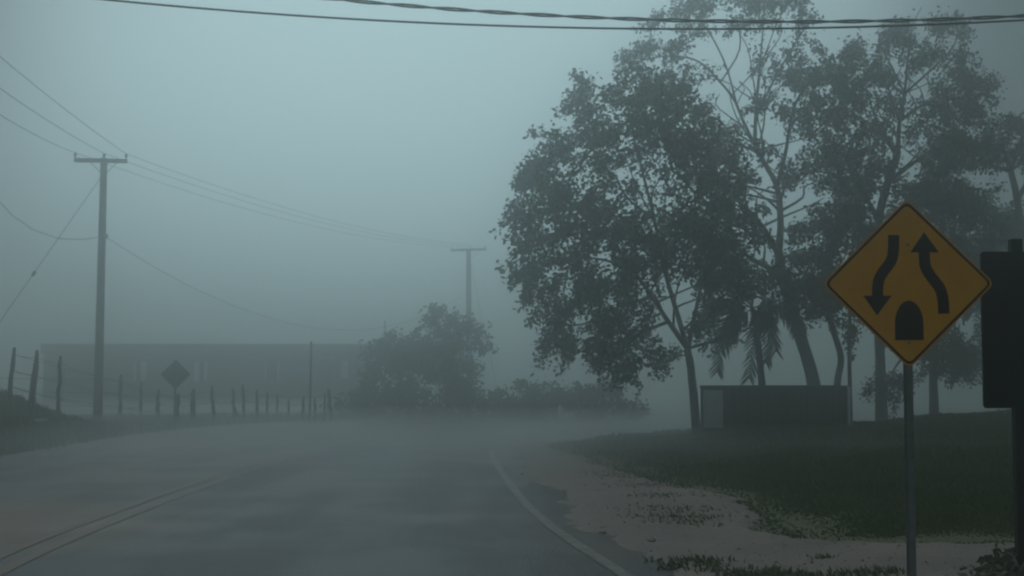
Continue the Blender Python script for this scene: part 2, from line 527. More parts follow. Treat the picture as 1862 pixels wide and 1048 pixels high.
# ------------------------------------------------------------------ yellow diamond sign
def sign_frame(px, py, Y, yaw=0):
    o = P(px, py, Y)
    ex = Vector((math.cos(yaw), math.sin(yaw), 0)); ey = Vector((0, 0, 1)); en = Vector((math.sin(yaw), -math.cos(yaw), 0))
    return o, ex, ey, en
SY = 9.1
o, ex, ey, en = sign_frame(1651, 516, SY, math.radians(-3))
base = Vector((o.x, o.y, float(land(o.x, o.y)) - .3))
sg = thing('road_sign', base, 'yellow diamond warning sign with two curving black arrows on a steel post', 'road sign')
def rounded(pts, r, n=5):
    res = []
    m = len(pts)
    for i in range(m):
        p0, p1, p2 = [np.array(pts[(i + k) % m], float) for k in (-1, 0, 1)]
        a = (p0 - p1) / np.linalg.norm(p0 - p1); b = (p2 - p1) / np.linalg.norm(p2 - p1)
        q0, q1 = p1 + a * r, p1 + b * r
        for k in range(n + 1):
            t = k / n
            res.append(tuple((1 - t) ** 2 * q0 + 2 * t * (1 - t) * p1 + t * t * q1))
    return res
S = 1 / 284.2                       # metres per photograph pixel on the sign
hd = 155 * S
def diamond(h, r): return rounded([(0, -h), (h, 0), (0, h), (-h, 0)], r)
MB().prism(diamond(hd, .05), o, ex, ey, en, .004).build('panel', 'sign_yellow', sg)
A, B = diamond(hd - .014, .046), diamond(hd - .034, .038)
bo = MB(); n_ = len(A)
pa = [o + ex * x + ey * y + en * .006 for x, y in A]; pb = [o + ex * x + ey * y + en * .006 for x, y in B]
bo.add(pa + pb, [(i, (i + 1) % n_, n_ + (i + 1) % n_, n_ + i) for i in range(n_)])
bo.build('border', 'sign_black', sg)
def px2(pts): return [((x - 1651) * S, (516 - y) * S) for x, y in pts]
def ribbon_poly(c, wd):
    c = smooth(c, 6); n = normals(c)
    return c, n
def arrow(center, width, head):
    c = smooth(center, 7); n = normals(c)
    L = c + n * width / 2; R = c - n * width / 2
    b = MB()
    v = [o + ex * x + ey * y + en * .006 for x, y in px2(np.vstack([L, R]).tolist())]
    k = len(L)
    b.add(v, [(i, i + 1, k + i + 1, k + i) for i in range(k - 1)])
    b.add([o + ex * x + ey * y + en * .0065 for x, y in px2(head)], [(0, 1, 2)])
    return b.build('arrow', 'sign_black', sg)
arrow([(1626.5, 427), (1625, 458), (1620, 476), (1604, 498), (1597, 515), (1595.5, 543)], 20, [(1570, 538), (1621, 538), (1594, 574)])
arrow([(1714, 571), (1712.5, 542), (1706, 522), (1690, 500), (1682, 482), (1681, 455)], 20, [(1656, 459), (1707, 459), (1681, 422)])
md = [(1626, 619), (1677, 619)] + [(1651.5 + 25.5 * math.cos(t), 590 - 43 * math.sin(t)) for t in np.linspace(0, math.pi, 17)]
b = MB(); b.add([o + ex * x + ey * y + en * .006 for x, y in px2(md)], [tuple(range(len(md)))])
b.build('median_symbol', 'sign_black', sg)
# u-channel post behind the panel
pt = MB()
for dx, wd, dy, th in ((0, .030, .014, .004), (-.0165, .004, .028, .030), (.0165, .004, .028, .030), (-.024, .012, .043, .004), (.024, .012, .043, .004)):
    h0, h1 = base.z, o.z + .42
    c = o + ex * dx - en * dy; c.z = (h0 + h1) / 2
    pt.box(c, (wd, th, h1 - h0))
pt.build('post', 'steel', sg)
for by in (.25, -.38):
    MB().tube([o + ey * by + en * .004, o + ey * by + en * .012], .009, 8).build('bolt', 'steel', sg)

# dark board beside it
o2, ex2, ey2, en2 = sign_frame(1868, 600, 9.7, math.radians(4))
b2 = Vector((o2.x, o2.y, float(land(o2.x, o2.y)) - .3))
bs = thing('sign_board', b2, 'dark green rectangular sign board with rounded corners on a dark post', 'sign')
s2 = 9.7 / F_PX
MB().prism(rounded([(-86 * s2, -142 * s2), (86 * s2, -142 * s2), (86 * s2, 142 * s2), (-86 * s2, 142 * s2)], .03), o2, ex2, ey2, en2, .02).build('panel', 'board_green', bs)
MB().box(Vector((o2.x - .055, o2.y + .040, (b2.z + o2.z + 166 * s2) / 2)), (.075, .075, o2.z + 166 * s2 - b2.z)).build('post', 'board_green', bs)
for hh in (-.3, .3):
    MB().box(o2 + Vector((0, .018, hh)), (.5, .03, .05)).build('batten', 'board_green', bs)

# ------------------------------------------------------------------ trees
def grow(name, label, Y, trunk, r0, limbs, clumps, leafm, barkm='bark', seed=1, leaf=.108, lai=3.0, depth=1.0, group=None, fill=1.45, forks=0, shift=(0, 0), sub=15, cat='tree', smallest=.010, sag=.10):
    R = np.random.default_rng(seed)
    m_px = Y / F_PX
    tr = [P(x, y, Y) for x, y in trunk]
    gz = float(land(tr[0].x, tr[0].y))
    foot = Vector((tr[0].x, tr[0].y, gz))
    tr[0] = Vector((tr[0].x, tr[0].y, min(tr[0].z, gz - .25)))
    root = thing(name, foot, label, cat, group)
    tb = MB()
    nodes = []; radii = []
    def spline(pts, k=5):
        q = smooth([tuple(p) for p in pts], k)
        return [Vector(p) for p in q]
    def addtube(pts, ra, rb, n, keep=True):
        L = len(pts)
        rr = [ra + (rb - ra) * (i / (L - 1)) ** .8 for i in range(L)]
        if keep == 'trunk':
            for i in range(min(4, L)): rr[i] *= 1 + .35 * (1 - i / 4)
        tb.tube(pts, rr, n, wob=.06 if n > 5 else 0)
        for p, r in zip(pts, rr): nodes.append(tuple(p)); radii.append(r)
    rt = r0 * (.62 if limbs else .45)
    addtube(spline(tr), r0, rt, 10, 'trunk')
    nt_ = len(nodes)
    for li, L in enumerate(limbs):
        a = np.array(nodes)
        s = P(*L[0], Y)
        d = np.hypot(a[:, 0] - s.x, a[:, 2] - s.z)
        k = int(d.argmin())
        dy0 = nodes[k][1] - Y
        tgt = dy0 + R.uniform(-1, 1) * depth * (.25 * len(L))
        pts = [Vector(nodes[k])]
        for i, (x, y) in enumerate(L[1:], 1):
            t = i / (len(L) - 1)
            pts.append(P(x, y, Y + dy0 + (tgt - dy0) * t))
        addtube(spline(pts, 4), min(radii[k] * .85, r0 * .6), max(.018, r0 * .10), 7)
    cand = [i for i in range(nt_ + 2, len(nodes)) if radii[i] > .03]
    for k_ in range(forks if cand else 0):
        k = int(R.choice(cand))
        a0 = Vector(nodes[k])
        L_ = R.uniform(.7, 1.9)
        dr_ = Vector((R.normal() * .7, R.normal() * .7 * depth, R.uniform(.25, 1.0))).normalized()
        m1 = a0 + dr_ * L_ * .4 + Vector((R.normal(), R.normal(), 0)) * .06
        m2 = a0 + dr_ * L_ * .75 + Vector((R.normal(), R.normal(), .3)) * .10
        m3 = a0 + dr_ * L_ + Vector((R.normal(), R.normal(), .5)) * .16
        addtube(spline([a0, m1, m2, m3], 3), min(radii[k] * .6, .045), .012, 5)
    centers = []; cl_r = []
    for c in clumps:
        cx_, cy_, rx, ry = c[0] + shift[0], c[1] + shift[1], c[2], c[3]; den = c[4] if len(c) > 4 else 1
        near = min(((cx_ - CX) * m_px - q[0]) ** 2 + (P(cx_, cy_, Y).z - q[2]) ** 2 for q in nodes)
        k = int(np.argmin([((cx_ - CX) * m_px - q[0]) ** 2 + (P(cx_, cy_, Y).z - q[2]) ** 2 for q in nodes]))
        yc = nodes[k][1] + R.uniform(-.6, .6) * depth
        n = max(3, int(den * rx * ry / (sub * sub) * fill))
        rdp = depth * math.sqrt(rx * ry) * m_px
        for _ in range(n):
            while True:
                u = R.uniform(-1, 1, 3)
                if u @ u <= 1: break
            p = P(cx_ + u[0] * rx, cy_ + u[1] * ry, yc + u[2] * rdp)
            if p.z < float(land(p.x, p.y)) + .1: p.z = float(land(p.x, p.y)) + .1 + abs(R.normal()) * .1
            centers.append(tuple(p))
    C = np.array(centers)
    nd = np.array(nodes)
    dist = np.array([np.min(((nd - c) ** 2).sum(1)) for c in C])
    for j in np.argsort(dist):
        c = C[j]
        d = np.sqrt(((nd - c) ** 2).sum(1))
        k = int(np.argmin(d + .12 * np.linalg.norm(nd[:, :2] - nd[0, :2], axis=1) * 0))
        p0 = Vector(nd[k]); p1 = Vector(c)
        if d[k] > .12:
            mid1 = p0.lerp(p1, .35) + Vector((R.normal(), R.normal(), R.normal() + .5)) * .08 * d[k]
            mid2 = p0.lerp(p1, .7) + Vector((R.normal(), R.normal(), R.normal() + .5)) * .08 * d[k]
            pts = [p0, mid1, mid2, p1]
            ra = min(radii[k] * .8, smallest + .012 * d[k]); rb = smallest * .55
            rr = [ra, ra * .8 + rb * .2, ra * .45 + rb * .55, rb]
            tb.tube(pts, rr, 4)
            new = [tuple(q) for q in (mid1, mid2, p1)]
            nd = np.vstack([nd, np.array(new)]); radii += rr[1:]
    tb.build('trunk', barkm, root, True)
    # leaves
    px_leaf = (leaf / m_px) ** 2 * .32
    per = max(6, int(lai * math.pi * sub * sub / px_leaf))
    M = len(C) * per
    cen = np.repeat(C, per, 0)
    sz = np.repeat(R.uniform(.7, 1.35, len(C)), per)
    ctr = C.mean(0)
    out_ = C - ctr; out_ /= np.linalg.norm(out_, axis=1)[:, None] + 1e-6
    spray = out_ * np.array([.8, .8, .35]) + R.normal(size=C.shape) * .45 + np.array([-.30, 0, -.30 - sag])
    spray /= np.linalg.norm(spray, axis=1)[:, None] + 1e-6
    sp_len = sub * m_px * R.uniform(1.4, 3.0, len(C))
    tt = R.uniform(-.35, 1, M)
    off = np.repeat(spray * sp_len[:, None], per, 0) * tt[:, None]
    off[:, 2] -= .35 * np.repeat(sp_len, per) * np.maximum(tt, 0) ** 2
    off += R.normal(size=(M, 3)) * (sub * m_px * .50) * sz[:, None] * (1.15 - .6 * np.maximum(tt, 0))[:, None]
    p = cen + off
    ax = R.normal(size=(M, 3)) * np.array([.8, .8, .5]) + np.array([-.35, 0, -.55])
    ax /= np.linalg.norm(ax, axis=1)[:, None]
    sd_ = np.cross(ax, R.normal(size=(M, 3)))
    sd_ /= np.linalg.norm(sd_, axis=1)[:, None] + 1e-9
    l = leaf * R.uniform(.6, 1.35, M)[:, None]
    wv = sd_ * l * .30
    v = np.stack([p, p + ax * l * .45 + wv, p + ax * l, p + ax * l * .45 - wv], 1).reshape(-1, 3)
    lim = land(v[:, 0], v[:, 1]) + .01
    v[:, 2] = np.maximum(v[:, 2], lim)
    f = np.arange(M * 4).reshape(-1, 4)
    np_mesh('crown', v, f, leafm, root)
    return root

grow('leaning_tree', 'broad leafy tree with low drooping crown and pale leaning trunk beside the boarded enclosure', 31.8,
     [(1270, 812), (1267, 790), (1262, 730), (1256, 670), (1250, 634)], .125,
     [[(1246, 634), (1215, 585), (1185, 540), (1150, 490), (1110, 440), (1060, 390), (1010, 350)],
      [(1246, 634), (1228, 560), (1205, 480), (1190, 400), (1170, 320), (1150, 240), (1140, 190)],
      [(1246, 634), (1262, 580), (1275, 520), (1290, 460), (1300, 400)],
      [(1185, 540), (1120, 560), (1060, 590), (1000, 590)],
      [(1215, 585), (1160, 610), (1120, 650)],
      [(1150, 490), (1080, 470), (1000, 480), (965, 500)],
      [(1190, 400), (1140, 360), (1120, 320)]],
     [(1150, 185, 55, 45), (1205, 190, 50, 60), (1085, 190, 40, 26), (1060, 210, 22, 14, .7), (1090, 250, 55, 32), (1170, 270, 95, 60), (1030, 285, 45, 26), (1010, 262, 25, 10, .6),
      (985, 320, 40, 26), (960, 345, 22, 14, .7), (950, 395, 30, 18), (1030, 370, 60, 55), (1080, 420, 80, 50), (1180, 400, 90, 45), (1250, 330, 55, 55), (990, 455, 48, 45), (952, 470, 14, 24, .6),
      (1090, 500, 90, 45), (985, 540, 32, 48), (1050, 565, 70, 50), (1000, 605, 22, 28), (1060, 625, 50, 26), (1120, 615, 45, 40), (1140, 545, 50, 40), (1115, 668, 30, 20), (1090, 650, 25, 15),
      (1230, 470, 55, 50), (1290, 430, 55, 50), (1305, 530, 40, 35, .8), (1180, 655, 32, 16), (1320, 365, 45, 40), (1160, 600, 30, 25, .7), (1265, 600, 14, 20, .5), (1350, 425, 48, 36), (1340, 300, 46, 32), (1250, 255, 55, 42), (1262, 415, 50, 40), (1310, 480, 45, 30), (1105, 330, 50, 30), (1150, 460, 60, 40), (930, 402, 10, 16), (945, 425, 8, 14), (944, 492, 8, 18), (955, 520, 8, 14), (986, 632, 9, 16), (1118, 690, 16, 8), (1142, 668, 12, 10), (1082, 664, 14, 10), (1048, 205, 10, 8), (968, 318, 14, 8), (1025, 640, 10, 12), (1200, 660, 14, 10), (1060, 168, 10, 10), (1005, 285, 14, 8)],
     'leaf', seed=3, forks=14, shift=(10, -16))
grow('tall_tree', 'tallest tree with forked leaning trunk and open layered canopy rising above the boarded enclosure', 36.0,
     [(1494, 745), (1478, 690), (1456, 615), (1437, 555), (1421, 500), (1416, 462)], .19,
     [[(1416, 462), (1419, 400), (1413, 340), (1392, 300), (1374, 262), (1375, 200), (1380, 140), (1385, 80), (1390, 30)],
      [(1374, 262), (1352, 222), (1335, 182), (1310, 150), (1270, 112), (1220, 102), (1165, 110)],
      [(1416, 462), (1386, 412), (1350, 372), (1308, 345)],
      [(1413, 340), (1430, 270), (1442, 200), (1470, 150), (1505, 110)],
      [(1375, 200), (1410, 140), (1440, 90), (1470, 40)],
      [(1421, 500), (1375, 475), (1330, 448)],
      [(1335, 182), (1320, 120), (1290, 60), (1258, 20)],
      [(1310, 150), (1345, 90), (1340, 30)],
      [(1421, 500), (1450, 500), (1470, 490)]],
     [(1205, 40, 24, 22, .8), (1255, 8, 45, 22), (1330, 0, 70, 26), (1420, -8, 70, 30), (1475, 22, 30, 20), (1185, 82, 45, 18), (1150, 106, 28, 16), (1235, 85, 40, 18), (1245, 135, 55, 18, .8),
      (1400, 110, 30, 18, .7), (1440, 125, 35, 28), (1470, 85, 40, 22), (1495, 165, 50, 50), (1465, 205, 45, 35), (1535, 115, 40, 30), (1545, 175, 35, 38), (1515, 215, 40, 30),
      (1300, 250, 55, 28), (1290, 200, 35, 20, .8), (1390, 190, 24, 20, .6), (1345, 325, 36, 26, .8), (1432, 310, 18, 18, .5), (1300, 300, 40, 30), (1390, 495, 45, 25), (1450, 505, 45, 35),
      (1330, 480, 55, 35), (1295, 560, 36, 26), (1335, 595, 30, 16, .8), (1435, 550, 35, 18, .8), (1280, 55, 50, 16, .6), (1380, 45, 50, 20, .7)],
     'leaf', seed=4, forks=40)
grow('open_crowned_tree', 'slender tree with thin branching crown behind the yellow diamond sign', 37.5,
     [(1604, 765), (1600, 650), (1596, 500), (1598, 400), (1615, 330), (1632, 282)], .15,
     [[(1632, 282), (1636, 220), (1645, 170), (1650, 110), (1655, 70)],
      [(1632, 282), (1610, 250), (1590, 210), (1572, 150)],
      [(1636, 220), (1680, 190), (1720, 170), (1760, 150), (1800, 147)],
      [(1645, 170), (1690, 130), (1730, 90), (1745, 55)],
      [(1598, 400), (1560, 335), (1530, 275)],
      [(1615, 330), (1670, 290), (1710, 260)],
      [(1645, 170), (1620, 120), (1605, 90)]],
     [(1570, 90, 30, 24), (1620, 72, 45, 24), (1680, 56, 55, 26), (1740, 62, 22, 16), (1600, 112, 36, 24, .8), (1660, 105, 50, 22, .7), (1752, 118, 36, 24), (1770, 160, 42, 34), (1720, 150, 34, 18, .7),
      (1797, 148, 20, 10, .8), (1722, 190, 50, 28), (1775, 200, 36, 16), (1650, 185, 34, 14, .6), (1690, 232, 50, 24, .8), (1540, 270, 44, 30), (1512, 258, 26, 34), (1592, 300, 42, 24), (1560, 332, 44, 34),
      (1640, 330, 40, 26), (1560, 140, 26, 22), (1585, 235, 36, 26), (1620, 140, 40, 24, .7), (1530, 310, 40, 30), (1480, 300, 30, 30), (1740, 240, 40, 26), (1700, 100, 36, 20, .7), (1590, 180, 30, 18, .6), (1700, 280, 40, 20)],
     'leaf', seed=5, forks=36, fill=1.7)
grow('round_headed_tree', 'low dense tree with thin crooked trunk filling the space behind the yellow sign', 35.4,
     [(1518, 745), (1522, 700), (1529, 650), (1512, 592), (1502, 545), (1512, 480)], .10, [[(1502, 545), (1540, 480), (1560, 430)], [(1512, 592), (1480, 530), (1475, 480)]],
     [(1530, 398, 60, 26), (1500, 430, 50, 38), (1562, 440, 55, 45), (1478, 470, 32, 32), (1540, 510, 55, 45), (1488, 530, 40, 30), (1580, 540, 36, 36), (1545, 600, 26, 22, .8), (1500, 570, 24, 20, .7)],
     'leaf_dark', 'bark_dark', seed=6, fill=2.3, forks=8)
grow('umbrella_tree', 'flat topped tree with bare forked trunk above the dark green board', 37.0,
     [(1866, 765), (1862, 600), (1858, 450), (1850, 365), (1838, 312)], .13,
     [[(1838, 312), (1800, 300), (1768, 288)], [(1838, 312), (1850, 270), (1862, 240)], [(1850, 365), (1885, 300), (1910, 280)], [(1838, 312), (1825, 270), (1815, 250)]],
     [(1842, 222, 42, 20), (1802, 252, 46, 30), (1872, 250, 46, 32), (1755, 285, 40, 24), (1795, 292, 34, 12), (1905, 275, 46, 36), (1748, 255, 34, 22), (1855, 275, 30, 12)],
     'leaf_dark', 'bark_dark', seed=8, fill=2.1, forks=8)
grow('low_branched_tree', 'dark dense tree branching from low down between the yellow sign and the dark board', 38.2,
     [(1700, 770), (1697, 690), (1700, 600), (1702, 480), (1714, 400)], .13,
     [[(1700, 600), (1740, 560), (1775, 500), (1790, 430)], [(1700, 600), (1650, 640), (1620, 680)], [(1697, 690), (1735, 650), (1765, 640)], [(1702, 480), (1670, 420), (1660, 370)]],
     [(1720, 335, 55, 34), (1680, 370, 45, 36), (1762, 375, 55, 36), (1700, 430, 60, 40), (1800, 400, 36, 40), (1735, 480, 50, 40), (1785, 440, 45, 40), (1660, 480, 60, 50), (1650, 560, 50, 40),
      (1700, 620, 55, 34), (1745, 640, 45, 26), (1622, 690, 40, 22), (1755, 662, 36, 18), (1845, 410, 24, 40), (1790, 560, 30, 40)],
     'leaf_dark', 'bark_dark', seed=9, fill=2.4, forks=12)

# young palm
def palm(Y):
    tr = [P(x, y, Y) for x, y in ((1390, 760), (1386, 710), (1381, 650), (1375, 600), (1368, 560))]
    foot = Vector((tr[0].x, tr[0].y, float(land(tr[0].x, tr[0].y))))
    tr[0].z = foot.z - .2
    root = thing('palm', foot, 'young slim palm with wind torn drooping fronds behind the boarded enclosure', 'palm')
    pts = [Vector(q) for q in smooth([tuple(q) for q in tr], 4)]
    MB().tube(pts, [.10 - .04 * i / len(pts) for i in range(len(pts))], 8, wob=.06).build('trunk', 'bark_dark', root, True)
    top = tr[-1]
    tips = [((1345, 560), (1315, 600), (1304, 678), .2), ((1380, 575), (1372, 600), (1362, 690), -.4), ((1385, 572), (1400, 572), (1412, 640), .5), ((1400, 555), (1440, 570), (1452, 600), -.3),
            ((1330, 545), (1290, 560), (1262, 605), .8), ((1340, 520), (1310, 500), (1280, 520), -.7), ((1375, 520), (1400, 490), (1440, 500), .9), ((1355, 515), (1345, 480), (1325, 465), .3), ((1350, 575), (1335, 590), (1318, 625), -1.2), ((1385, 560), (1400, 590), (1392, 660), 1.2)]
    R = np.random.default_rng(5)
    for a, b_, c, dy in tips:
        q = [top, P(*a, Y + dy * .3), P(*b_, Y + dy * .8), P(*c, Y + dy * 1.2)]
        rc = [Vector(x) for x in smooth([tuple(x) for x in q], 7)]
        fb = MB()
        fb.tube(rc, [.018 - .013 * i / len(rc) for i in range(len(rc))], 4)
        for i in range(5, len(rc)):
            d = (rc[min(i + 1, len(rc) - 1)] - rc[i - 1]).normalized()
            for sgn in (-1, 1):
                for k in range(2):
                    st = rc[i - 1].lerp(rc[i], k * .5)
                    side = d.cross(Vector((0, 1, 0)) if abs(d.y) < .8 else Vector((1, 0, 0))).normalized() * sgn
                    side = (side + Vector((0, sgn * .5, 0)) + d * .7 + Vector((-.15, 0, -.8 + .25 * R.normal()))).normalized()
                    L = (.50 - .25 * abs(i / len(rc) - .55)) * R.uniform(.7, 1.15)
                    wv = side.cross(Vector((0, 1, .3))).normalized() * .018
                    fb.add([st - wv, st + wv, st + side * L * .6 + wv, st + side * L, st + side * L * .6 - wv], [(0, 1, 2, 4), (4, 2, 3)])
        fb.build('frond', 'leaf_dark', root)
palm(34.6)

# far bushes beside the road
def bush(name, label, px, py, clumps, Yoff=0, seed=1, group=None, leaf=.17, lai=3.4, cat='bush', stems=3, depth=.9):
    g = G(px, py); Y = g.y + Yoff
    top = min(c[1] for c in clumps)
    R = random.Random(seed)
    limbs = []
    for i in range(stems):
        c = clumps[i % len(clumps)]
        limbs.append([(px, py - 3), ((px + c[0]) / 2 + R.uniform(-8, 8), (py + c[1]) / 2), (c[0], c[1])])
    return grow(name, label, Y, [(px, py + 4), (px, py - 8), (px + R.uniform(-4, 4), py - 30)], .10, limbs, clumps, 'leaf_far', 'bark_dark', seed, leaf, lai, depth, group, sub=11, cat=cat)
bush('bushy_tree', 'rounded hazy bushy tree at the end of the wire fence', 725, 757, [(690, 655, 34, 40), (725, 622, 38, 24), (745, 670, 55, 44), (680, 705, 30, 40), (720, 720, 55, 30), (765, 640, 30, 40)], 1, 21, leaf=.17, stems=5)
bush('spiky_topped_tree', 'hazy upright tree with ragged twin tops in front of the far pole', 812, 758, [(798, 590, 24, 28), (858, 592, 26, 20), (830, 625, 40, 34), (810, 670, 48, 40), (838, 690, 36, 44), (800, 725, 60, 28), (872, 612, 12, 18, .6), (795, 565, 8, 12, .6), (820, 575, 12, 10, .5)], 0, 22, leaf=.17, stems=6)
for i, (px, py, lb, cl) in enumerate([
        (880, 760, 'low hazy bush directly beside the tree with ragged twin tops', [(872, 715, 24, 24), (885, 738, 34, 20)]),
        (940, 761, 'low hazy hedge bush at the foot of the far guy wire', [(925, 722, 34, 24), (950, 738, 40, 20), (960, 708, 24, 16)]),
        (1010, 761, 'fullest rounded bush in the middle of the hedge across the road', [(985, 712, 34, 22), (1025, 716, 36, 22), (1005, 738, 50, 20)]),
        (1095, 762, 'wide hazy hedge bush next to the smallest bush at the hedge end', [(1070, 718, 34, 20), (1110, 722, 38, 22), (1090, 742, 50, 18)]),
        (1150, 764, 'smallest lowest bush ending the hedge across the road', [(1150, 742, 34, 18)])]):
    bush('roadside_bush', lb, px, py, cl, 0, 30 + i, 'bushes across the road', .17)
bush('fence_bush', 'small scrubby bush behind the last fence posts below the porch', 640, 760, [(640, 732, 26, 22), (615, 742, 24, 14), (662, 725, 24, 28)], 2, 41, leaf=.2)
bush('standin_shrub', 'made-up shrub standing in for a likely car mirror below the dark green board', 1830, 1075, [(1850, 1030, 70, 34), (1800, 1055, 60, 22), (1880, 1005, 40, 20)], 0, 44, leaf=.07, lai=2.4, stems=3, cat='shrub')  # shrub added in place of a near dark shape, likely the car's mirror

# ------------------------------------------------------------------ low boarded enclosure beneath the trees
def enclosure():
    Y0 = 32.6
    m = Y0 / F_PX
    a, c_, d = P(1277, 702, Y0), P(1322, 703, Y0 - .35), P(1536, 703, Y0 + .25)
    zt = c_.z; zb = -.15
    root = thing('boarded_enclosure', (c_.x, c_.y, 0), 'low dark flat topped enclosure with a pale panel at its end under the trees', 'enclosure')
    e1 = (d - c_); e1.z = 0; L = e1.length; e1.normalize()
    back = Vector((-e1.y, e1.x, 0))
    e0 = (a - c_); e0.z = 0; L0 = e0.length; e0.normalize()
    ab = c_ + e1 * L + back * 1.6
    # body shell
    q = [Vector((c_.x, c_.y, 0)), Vector((d.x, d.y, 0)), Vector((d.x, d.y, 0)) + back * 1.7, Vector((P(1281, 702, Y0 + 1.3).x, Y0 + 1.3, 0)), Vector((a.x, a.y, 0))]
    b = MB(); n = len(q)
    inset = Vector((0, .03, 0))
    b.add([p + inset + Vector((0, 0, zb)) for p in q] + [p + inset + Vector((0, 0, zt - .05)) for p in q], [tuple(range(n - 1, -1, -1)), tuple(range(n, 2 * n))] + [(i, (i + 1) % n, n + (i + 1) % n, n + i) for i in range(n)])
    b.build('wall', 'shed_dark', root)
    # boards on the long face
    nb = 18
    for i in range(nb):
        wd = L / nb
        p = Vector((c_.x, c_.y, 0)) + e1 * (wd * (i + .5)) - back * (.012 + .008 * random.random())
        p.z = (zb + zt - .05) / 2 
        MB().box(p, (wd * .93, .022, zt - .06 - zb + random.uniform(-.01, .01)), Matrix.Rotation(math.atan2(e1.y, e1.x), 3, 'Z')).build('board', 'shed_dark', root)
    rot0 = Matrix.Rotation(math.atan2(-e0.y, -e0.x), 3, 'Z')
    nrm = Vector((-e0.y, e0.x, 0)); nrm = nrm if nrm.y < 0 else -nrm
    p = Vector((c_.x, c_.y, 0)) + e0 * (L0 / 2 + .02) + nrm * .01; p.z = .30 + (zt - .08 - .30) / 2
    MB().box(p, (L0 * .90, .02, zt - .08 - .30), rot0).build('panel', 'shed_panel', root)
    p2 = p.copy(); p2.z = .17
    MB().box(p2, (L0 * .90, .018, .2), rot0).build('kick_board', 'shed_dark', root)
    for pp, sx in ((Vector((c_.x, c_.y, 0)) + nrm * .03, .12), (Vector((a.x, a.y, 0)) + nrm * .02, .05), (Vector((d.x, d.y, 0)) - back * .03, .09)):
        pp = pp.copy(); pp.z = (zb + zt) / 2
        MB().box(pp, (sx, sx, zt - zb), rot0).build('corner_post', 'shed_dark', root)
    top = MB()
    q2 = [p + (p - sum(q, Vector()) / n).normalized() * .07 for p in q]
    top.add([Vector((p.x, p.y, zt - .048)) for p in q2] + [Vector((p.x, p.y, zt + .02)) for p in q2], [tuple(range(n - 1, -1, -1)), tuple(range(n, 2 * n))] + [(i, (i + 1) % n, n + (i + 1) % n, n + i) for i in range(n)])
    top.build('roof', 'shed_dark', root)
enclosure()
g = P(1547, 775, 34.2); gz = float(land(g.x, g.y))
t_ = P(1545, 560, 34.2)
tag(MB().tube([(g.x, g.y, gz - .3), (g.x - .01, g.y, (gz + t_.z) / 2), (t_.x, t_.y, t_.z)], [.055, .05, .045], 8).build('slim_post', 'pole_wood', None, True, origin=(g.x, g.y, gz)), 'slim upright post standing past the right end of the boarded enclosure', 'post')
g = P(1539, 785, 32.6); gz = float(land(g.x, g.y)); tz = P(1539, 703, 32.6).z
tag(MB().box((g.x + .05, g.y - .1, (gz - .2 + tz) / 2), (.06, .06, tz - gz + .2)).build('pale_stake', 'shed_panel', None, origin=(g.x, g.y, gz)), 'short pale stake against the end of the boarded enclosure', 'stake')

# ------------------------------------------------------------------ utility poles and lines
def wire(name, label, pts, r, group=None, m='wire', n=5, cat='wire'):
    pts = [Vector(p) for p in pts]
    return tag(MB().tube(pts, r, n).build(name, m, None, True, origin=pts[0]), label, cat, group)
def sagged(a, b, s, n=24):
    a, b = Vector(a), Vector(b)
    return [a.lerp(b, i / n) - Vector((0, 0, s * 4 * (i / n) * (1 - i / n))) for i in range(n + 1)]
def pole(px_b, py_b, px_t, py_t, r, arm, tilt, label, ins_h=.16, Y=None):
    g = G(px_b, py_b) if Y is None else P(px_b, py_b, Y)
    if Y is not None: g.z = float(land(g.x, g.y))
    t = P(px_t, py_t, g.y)
    root = thing('utility_pole', g, label, 'utility pole')
    k = 6
    pts = [Vector((g.x, g.y, g.z - .4)).lerp(t, i / k) for i in range(k + 1)]
    MB().tube(pts, [r * (1.12 - .3 * i / k) for i in range(k + 1)], 12, wob=.02).build('pole', 'pole_wood', root, True)
    (ax, ay), (bx, by), dya, dyb = arm
    A_, B_ = P(ax, ay, g.y + dya), P(bx, by, g.y + dyb)
    d = (B_ - A_)
    rot = d.to_track_quat('X', 'Z').to_matrix()
    c = (A_ + B_) / 2 + Vector((0, -r - .05, 0))
    MB().box(c, (d.length, .10, .12), rot).build('crossarm', 'pole_wood', root)
    tops = []
    for f in (.02, .56, .98):
        q = A_.lerp(B_, f) + Vector((0, -r - .05, .06))
        MB().tube([q - Vector((0, 0, .02)), q + Vector((0, 0, .05)), q + Vector((0, 0, .06)), q + Vector((0, 0, ins_h * .8)), q + Vector((0, 0, ins_h))], [.018, .02, .045, .045, .025], 8).build('insulator', 'porcelain', root)
        tops.append(q + Vector((0, 0, ins_h)))
    for f in (.3, .8):
        q = A_.lerp(B_, f) + Vector((0, -r - .05, -.05))
        mid = A_.lerp(B_, .56); 
        MB().tube([q, Vector((mid.x, mid.y - r - .02, mid.z - .45))], .014, 4).build('brace', 'steel', root)
    return root, g, t, tops
p1, g1, t1, top1 = pole(177, 776, 189, 288, .125, ((138, 293), (234, 295), -.3, .3), 0, 'tall timber utility pole with crossarm beside the wire fence', Y=42.0)
p2, g2, t2, top2 = pole(853, 745, 852, 453, .145, ((820, 456), (884, 454), -.6, .6), 0, 'far hazy timber utility pole rising behind the ragged bush', ins_h=.10, Y=72)
